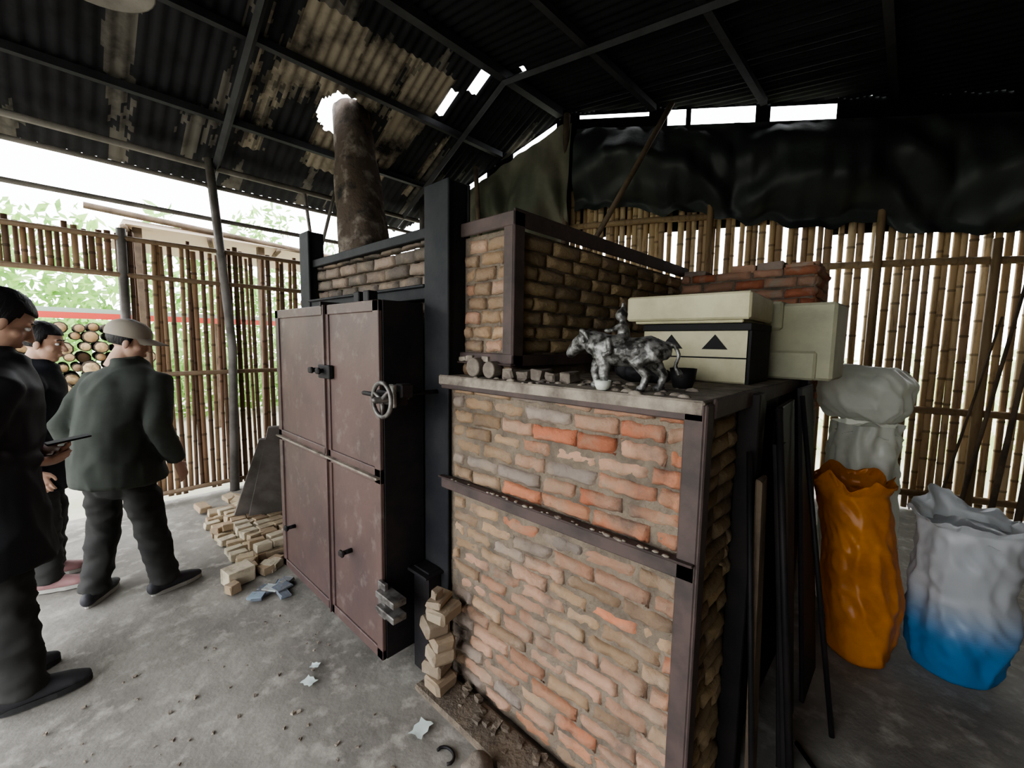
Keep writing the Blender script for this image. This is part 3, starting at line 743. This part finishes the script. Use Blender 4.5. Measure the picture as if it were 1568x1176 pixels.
def head(parent,c,yaw,pitch,cap=False):
    e=empty('head_group'); e.parent=parent; e.location=c; e.rotation_euler=(0,pitch,yaw)
    mb=MB()
    mb.ell((-.012,0,.045),(.098,.078,.092),seg=24,rings=16)
    mb.ell((.02,0,-.03),(.068,.06,.085),seg=20,rings=14)
    mb.ell((.05,0,-.085),(.03,.03,.024))
    mb.tube([(.082,0,.025),(.098,0,-.005),(.108,0,-.022)],[.010,.012,.014],10,rnd=True)
    for s_ in (-1,1):
        mb.ell((.099,s_*.013,-.027),(.009,.008,.007))
        mb.ell((.045,s_*.04,-.02),(.03,.022,.025)); mb.ell((.074,s_*.03,.036),(.014,.024,.009))
        mb.ell((-.005,s_*.078,-.005),(.018,.009,.032))
    mb.ell((.088,0,-.053),(.010,.022,.0055)); mb.ell((.086,0,-.064),(.010,.019,.006))
    mb.tube([(-.035,0,-.17),(-.025,0,-.1),(-.01,0,-.03)],[(.062,.06),(.056,.054),(.05,.05)],16)
    remesh(mb,'head',[M_skin],.0055,3,parent=e)
    mb=MB()
    for s_ in (-1,1):
        mb.ell((.074,s_*.031,.012),(.012,.0145,.009),0,seg=12,rings=8); mb.ell((.083,s_*.031,.012),(.004,.006,.006),1,seg=10,rings=6)
        mb.tube([(.088,s_*.014,.037),(.087,s_*.034,.042),(.075,s_*.052,.034)],[(.003,.004)]*3,6,1,rnd=True)
    mb.tube([(.092,-.017,-.0585),(.096,0,-.0585),(.092,.017,-.0585)],[.002]*3,6,2,rnd=True)
    mb.build('face_details',[M_eye,M_black,M_pink],e)
    mb=MB(); seg=40;rg=22; vs=[];fs=[]
    for i in range(rg+1):
        for k in range(seg):
            ph=math.pi/2-(math.pi*.72)*i/rg; an=2*math.pi*k/seg
            p=V((math.cos(an)*math.cos(ph)*.107-.016,math.sin(an)*math.cos(ph)*.087,math.sin(ph)*.103+.047))
            front=math.cos(an)
            zl=.065 if front>.55 else (.065-(.55-front)*.30 if front>0.1 else -.06)
            if p.z<zl: p=V((p.x,p.y,zl)); p=V((-.012,0,p.z)).lerp(p,.86)
            p+=p.normalized()*.004*noise.noise(p*60); vs.append(p)
    for i in range(rg):
        for k in range(seg): k2=(k+1)%seg; fs.append((i*seg+k,(i+1)*seg+k,(i+1)*seg+k2,i*seg+k2))
    mb.add(vs,fs,0,smooth=True); mb.build('hair',[M_hair],e)
    if cap:
        mb=MB(); vs=[];fs=[]
        for i in range(15):
            for k in range(seg):
                ph=math.pi/2*(1-i/14*.97); an=2*math.pi*k/seg
                vs.append(V((math.cos(an)*math.cos(ph)**.75*.118-.014,math.sin(an)*math.cos(ph)**.75*.098,math.sin(ph)*.09+.055)))
        for k in range(seg):
            an=2*math.pi*k/seg; vs.append(V((math.cos(an)*.116-.014,math.sin(an)*.096,.035)))
        for i in range(15):
            for k in range(seg): k2=(k+1)%seg; fs.append((i*seg+k,(i+1)*seg+k,(i+1)*seg+k2,i*seg+k2))
        mb.add(vs,fs,0,smooth=True); mb.ell((-.014,0,.147),(.008,.008,.005),0)
        vs=[];fs=[]
        for j in range(6):
            for k in range(17):
                a=(k/16-.5)*2.3; rr=.113+.095*j/5*(max(0,math.cos(a*.68))**.8)
                vs.append((math.cos(a)*rr-.014,math.sin(a)*.095*(1-.05*j/5),.052-.016*j/5-.03*(math.sin(a)**2)*(j/5)))
        n0=len(vs)
        for p in list(vs): vs.append((p[0],p[1],p[2]-.005))
        for j in range(5):
            for k in range(16): a=j*17+k; fs.append((a,a+17,a+18,a+1)); fs.append((n0+a,n0+a+1,n0+a+18,n0+a+17))
        for k in range(16): a=5*17+k; fs.append((a,n0+a,n0+a+1,a+1))
        mb.add(vs,fs,0,smooth=True); mb.build('cap',[M_cap],e)
    return e
def person(name,loc,rz,mj,mt,ms,head_yaw,head_pitch,arms,feet,cap=False,H=1.0,lean=.03,bulk=1.0,phone=False,long=.76,sole=None):
    P=empty(name,loc,rz); P.scale=(H,H,H)
    mb=MB(); k=bulk
    T=[(long,(.235,.175)),(long+.06,(.23,.172)),(.93,(.21,.158)),(1.05,(.2,.15)),(1.17,(.208,.15)),(1.28,(.213,.145)),(1.35,(.185,.125)),(1.40,(.135,.10)),(1.44,(.08,.078)),(1.47,(.07,.07))]
    pts=[];rad=[]
    for z,(a,b_) in T:
        q=(z-.9)/.5; pts.append((lean*q*q*(1 if q>0 else 0)*1.6,0,z)); rad.append((a*k,b_*k))
    mb.tube(pts,rad,28,hint=(0,1,0))
    sx=lean*1.3
    for s_,(el,wr) in zip((1,-1),arms):
        sh=V((sx,s_*.170*k,1.345)); el=V(el);wr=V(wr)
        mb.tube([sh-V((0,s_*.04,-.0)),sh,sh.lerp(el,.35),sh.lerp(el,.8),el,el.lerp(wr,.25),el.lerp(wr,.7),wr],[.060,.072,.070,.062,.059,.057,.052,.048],16)
    mb.tube([(sx-.005,0,1.41),(sx-.005,0,1.455),(sx-.005,0,1.495)],[(.082,.085),(.074,.078),(.07,.074)],20,hint=(0,1,0))
    remesh(mb,'jacket',[mj],.011,4,.012,6.5,P,(1,1,.7))
    mb=MB()
    mb.tube([(0,0,.68+.07),(0,0,.85),(0,0,.98)],[(.15,.115),(.17,.125),(.16,.12)],20,hint=(0,1,0),rnd=True)
    for s_,(kn,an,fd) in zip((1,-1),feet):
        hp=V((0,s_*.09,.88)); kn=V(kn);an=V(an)
        mb.tube([hp,hp.lerp(kn,.4),hp.lerp(kn,.85),kn,kn.lerp(an,.3),kn.lerp(an,.75),an+V((0,0,.0))],[.10,.096,.082,.079,.077,.070,.074],18,rnd=False)
    remesh(mb,'trousers',[mt],.011,3,.011,8,P,(1,1,1.6))
    for s_,(kn,an,fd) in zip((1,-1),feet):
        an=V(an); d_=V((math.cos(fd),math.sin(fd),0)); g=V((an.x,an.y,0))
        mb=MB()
        mb.tube([g-d_*.07+V((0,0,.05)),g+V((0,0,.055)),g+d_*.07+V((0,0,.048)),g+d_*.14+V((0,0,.038)),g+d_*.185+V((0,0,.032))],[(.036,.045),(.040,.05),(.044,.042),(.044,.032),(.03,.02)],16,hint=(-d_.y,d_.x,0),rnd=True)
        mb.tube([g+V((0,0,.05)),g+V((0,0,.11))],[.045,.04],14)
        remesh(mb,'shoe',[ms],.007,3,parent=P)
        mb=MB(); side=V((-d_.y,d_.x,0)); out=[]
        for q in range(28):
            a=2*math.pi*q/28; lx=math.cos(a); w_=.047 if lx>0 else .04
            out.append(g+d_*(.06+lx*.145)+side*math.sin(a)*w_)
        vs=[p+V((0,0,.0)) for p in out]+[p+V((0,0,.024)) for p in out]
        fs=[tuple(range(27,-1,-1)),tuple(range(28,56))]+[(q,(q+1)%28,28+(q+1)%28,28+q) for q in range(28)]
        mb.add(vs,fs,0); mb.build('sole',[sole or M_sole],P)
    for s_,(el,wr) in zip((1,-1),arms):
        el=V(el);wr=V(wr); d_=(wr-el).normalized()
        if phone: hand(P,'hand',wr+d_*.03,d_+V((0,-s_*.3,0)),(0,-s_*.6,.8),(.4,-s_*.2,.6),.55)
        else: hand(P,'hand',wr+d_*.025,d_,(0,-s_,0),(1,0,0),.32)
    if phone:
        mb=MB(); wr=(V(arms[0][1])+V(arms[1][1]))/2
        Mx=Matrix.Translation(wr+V((.12,0,.035)))@Matrix.Rotation(.5,4,'Y'); mb.box((-.012,-.036,-.07),(-.004,.036,.075),0,M=Mx@Matrix.Rotation(math.pi/2*.6,4,'Y'),bev=.003); mb.build('phone',[M_black],P)
    head(P,(sx+.035,0,1.585),head_yaw,head_pitch,cap=cap)
    return P
D=math.radians
person('man_in_cap',(.215,3.43,0),D(46),M_jgreen,M_trous,M_shoe,D(-60),D(14),
   [((-.03,.27,1.09),(.06,.27,.86)),((-.03,-.275,1.09),(.08,-.29,.86))],
   [((.03,.12,.49),(-.04,.15,.07),.2),((.04,-.13,.49),(.07,-.19,.07),-.5)],cap=True,H=.985,lean=.09,bulk=1.08,long=.75)
person('man_with_phone',(-.26,2.81,0),D(8),M_jblack,M_trous,M_shoe,D(6),D(26),
   [((-.05,.26,1.10),(.15,.12,1.04)),((-.05,-.26,1.10),(.15,-.10,1.02))],
   [((.04,.10,.48),(.0,.11,.07),.1),((.04,-.10,.48),(.06,-.12,.07),-.1)],H=1.04,lean=.05,bulk=1.16,phone=True,long=.60,sole=M_soled)
person('bystander',(-.13,3.98,0),D(-12),M_jnavy,M_trous,M_pink,D(-5),D(8),
   [((-.04,.26,1.10),(.04,.25,.84)),((-.04,-.26,1.10),(.05,-.25,.84))],
   [((.03,.10,.48),(.0,.11,.07),.1),((.04,-.10,.48),(.04,-.12,.07),-.1)],H=.975,lean=.04,long=.66)
print('DONE')
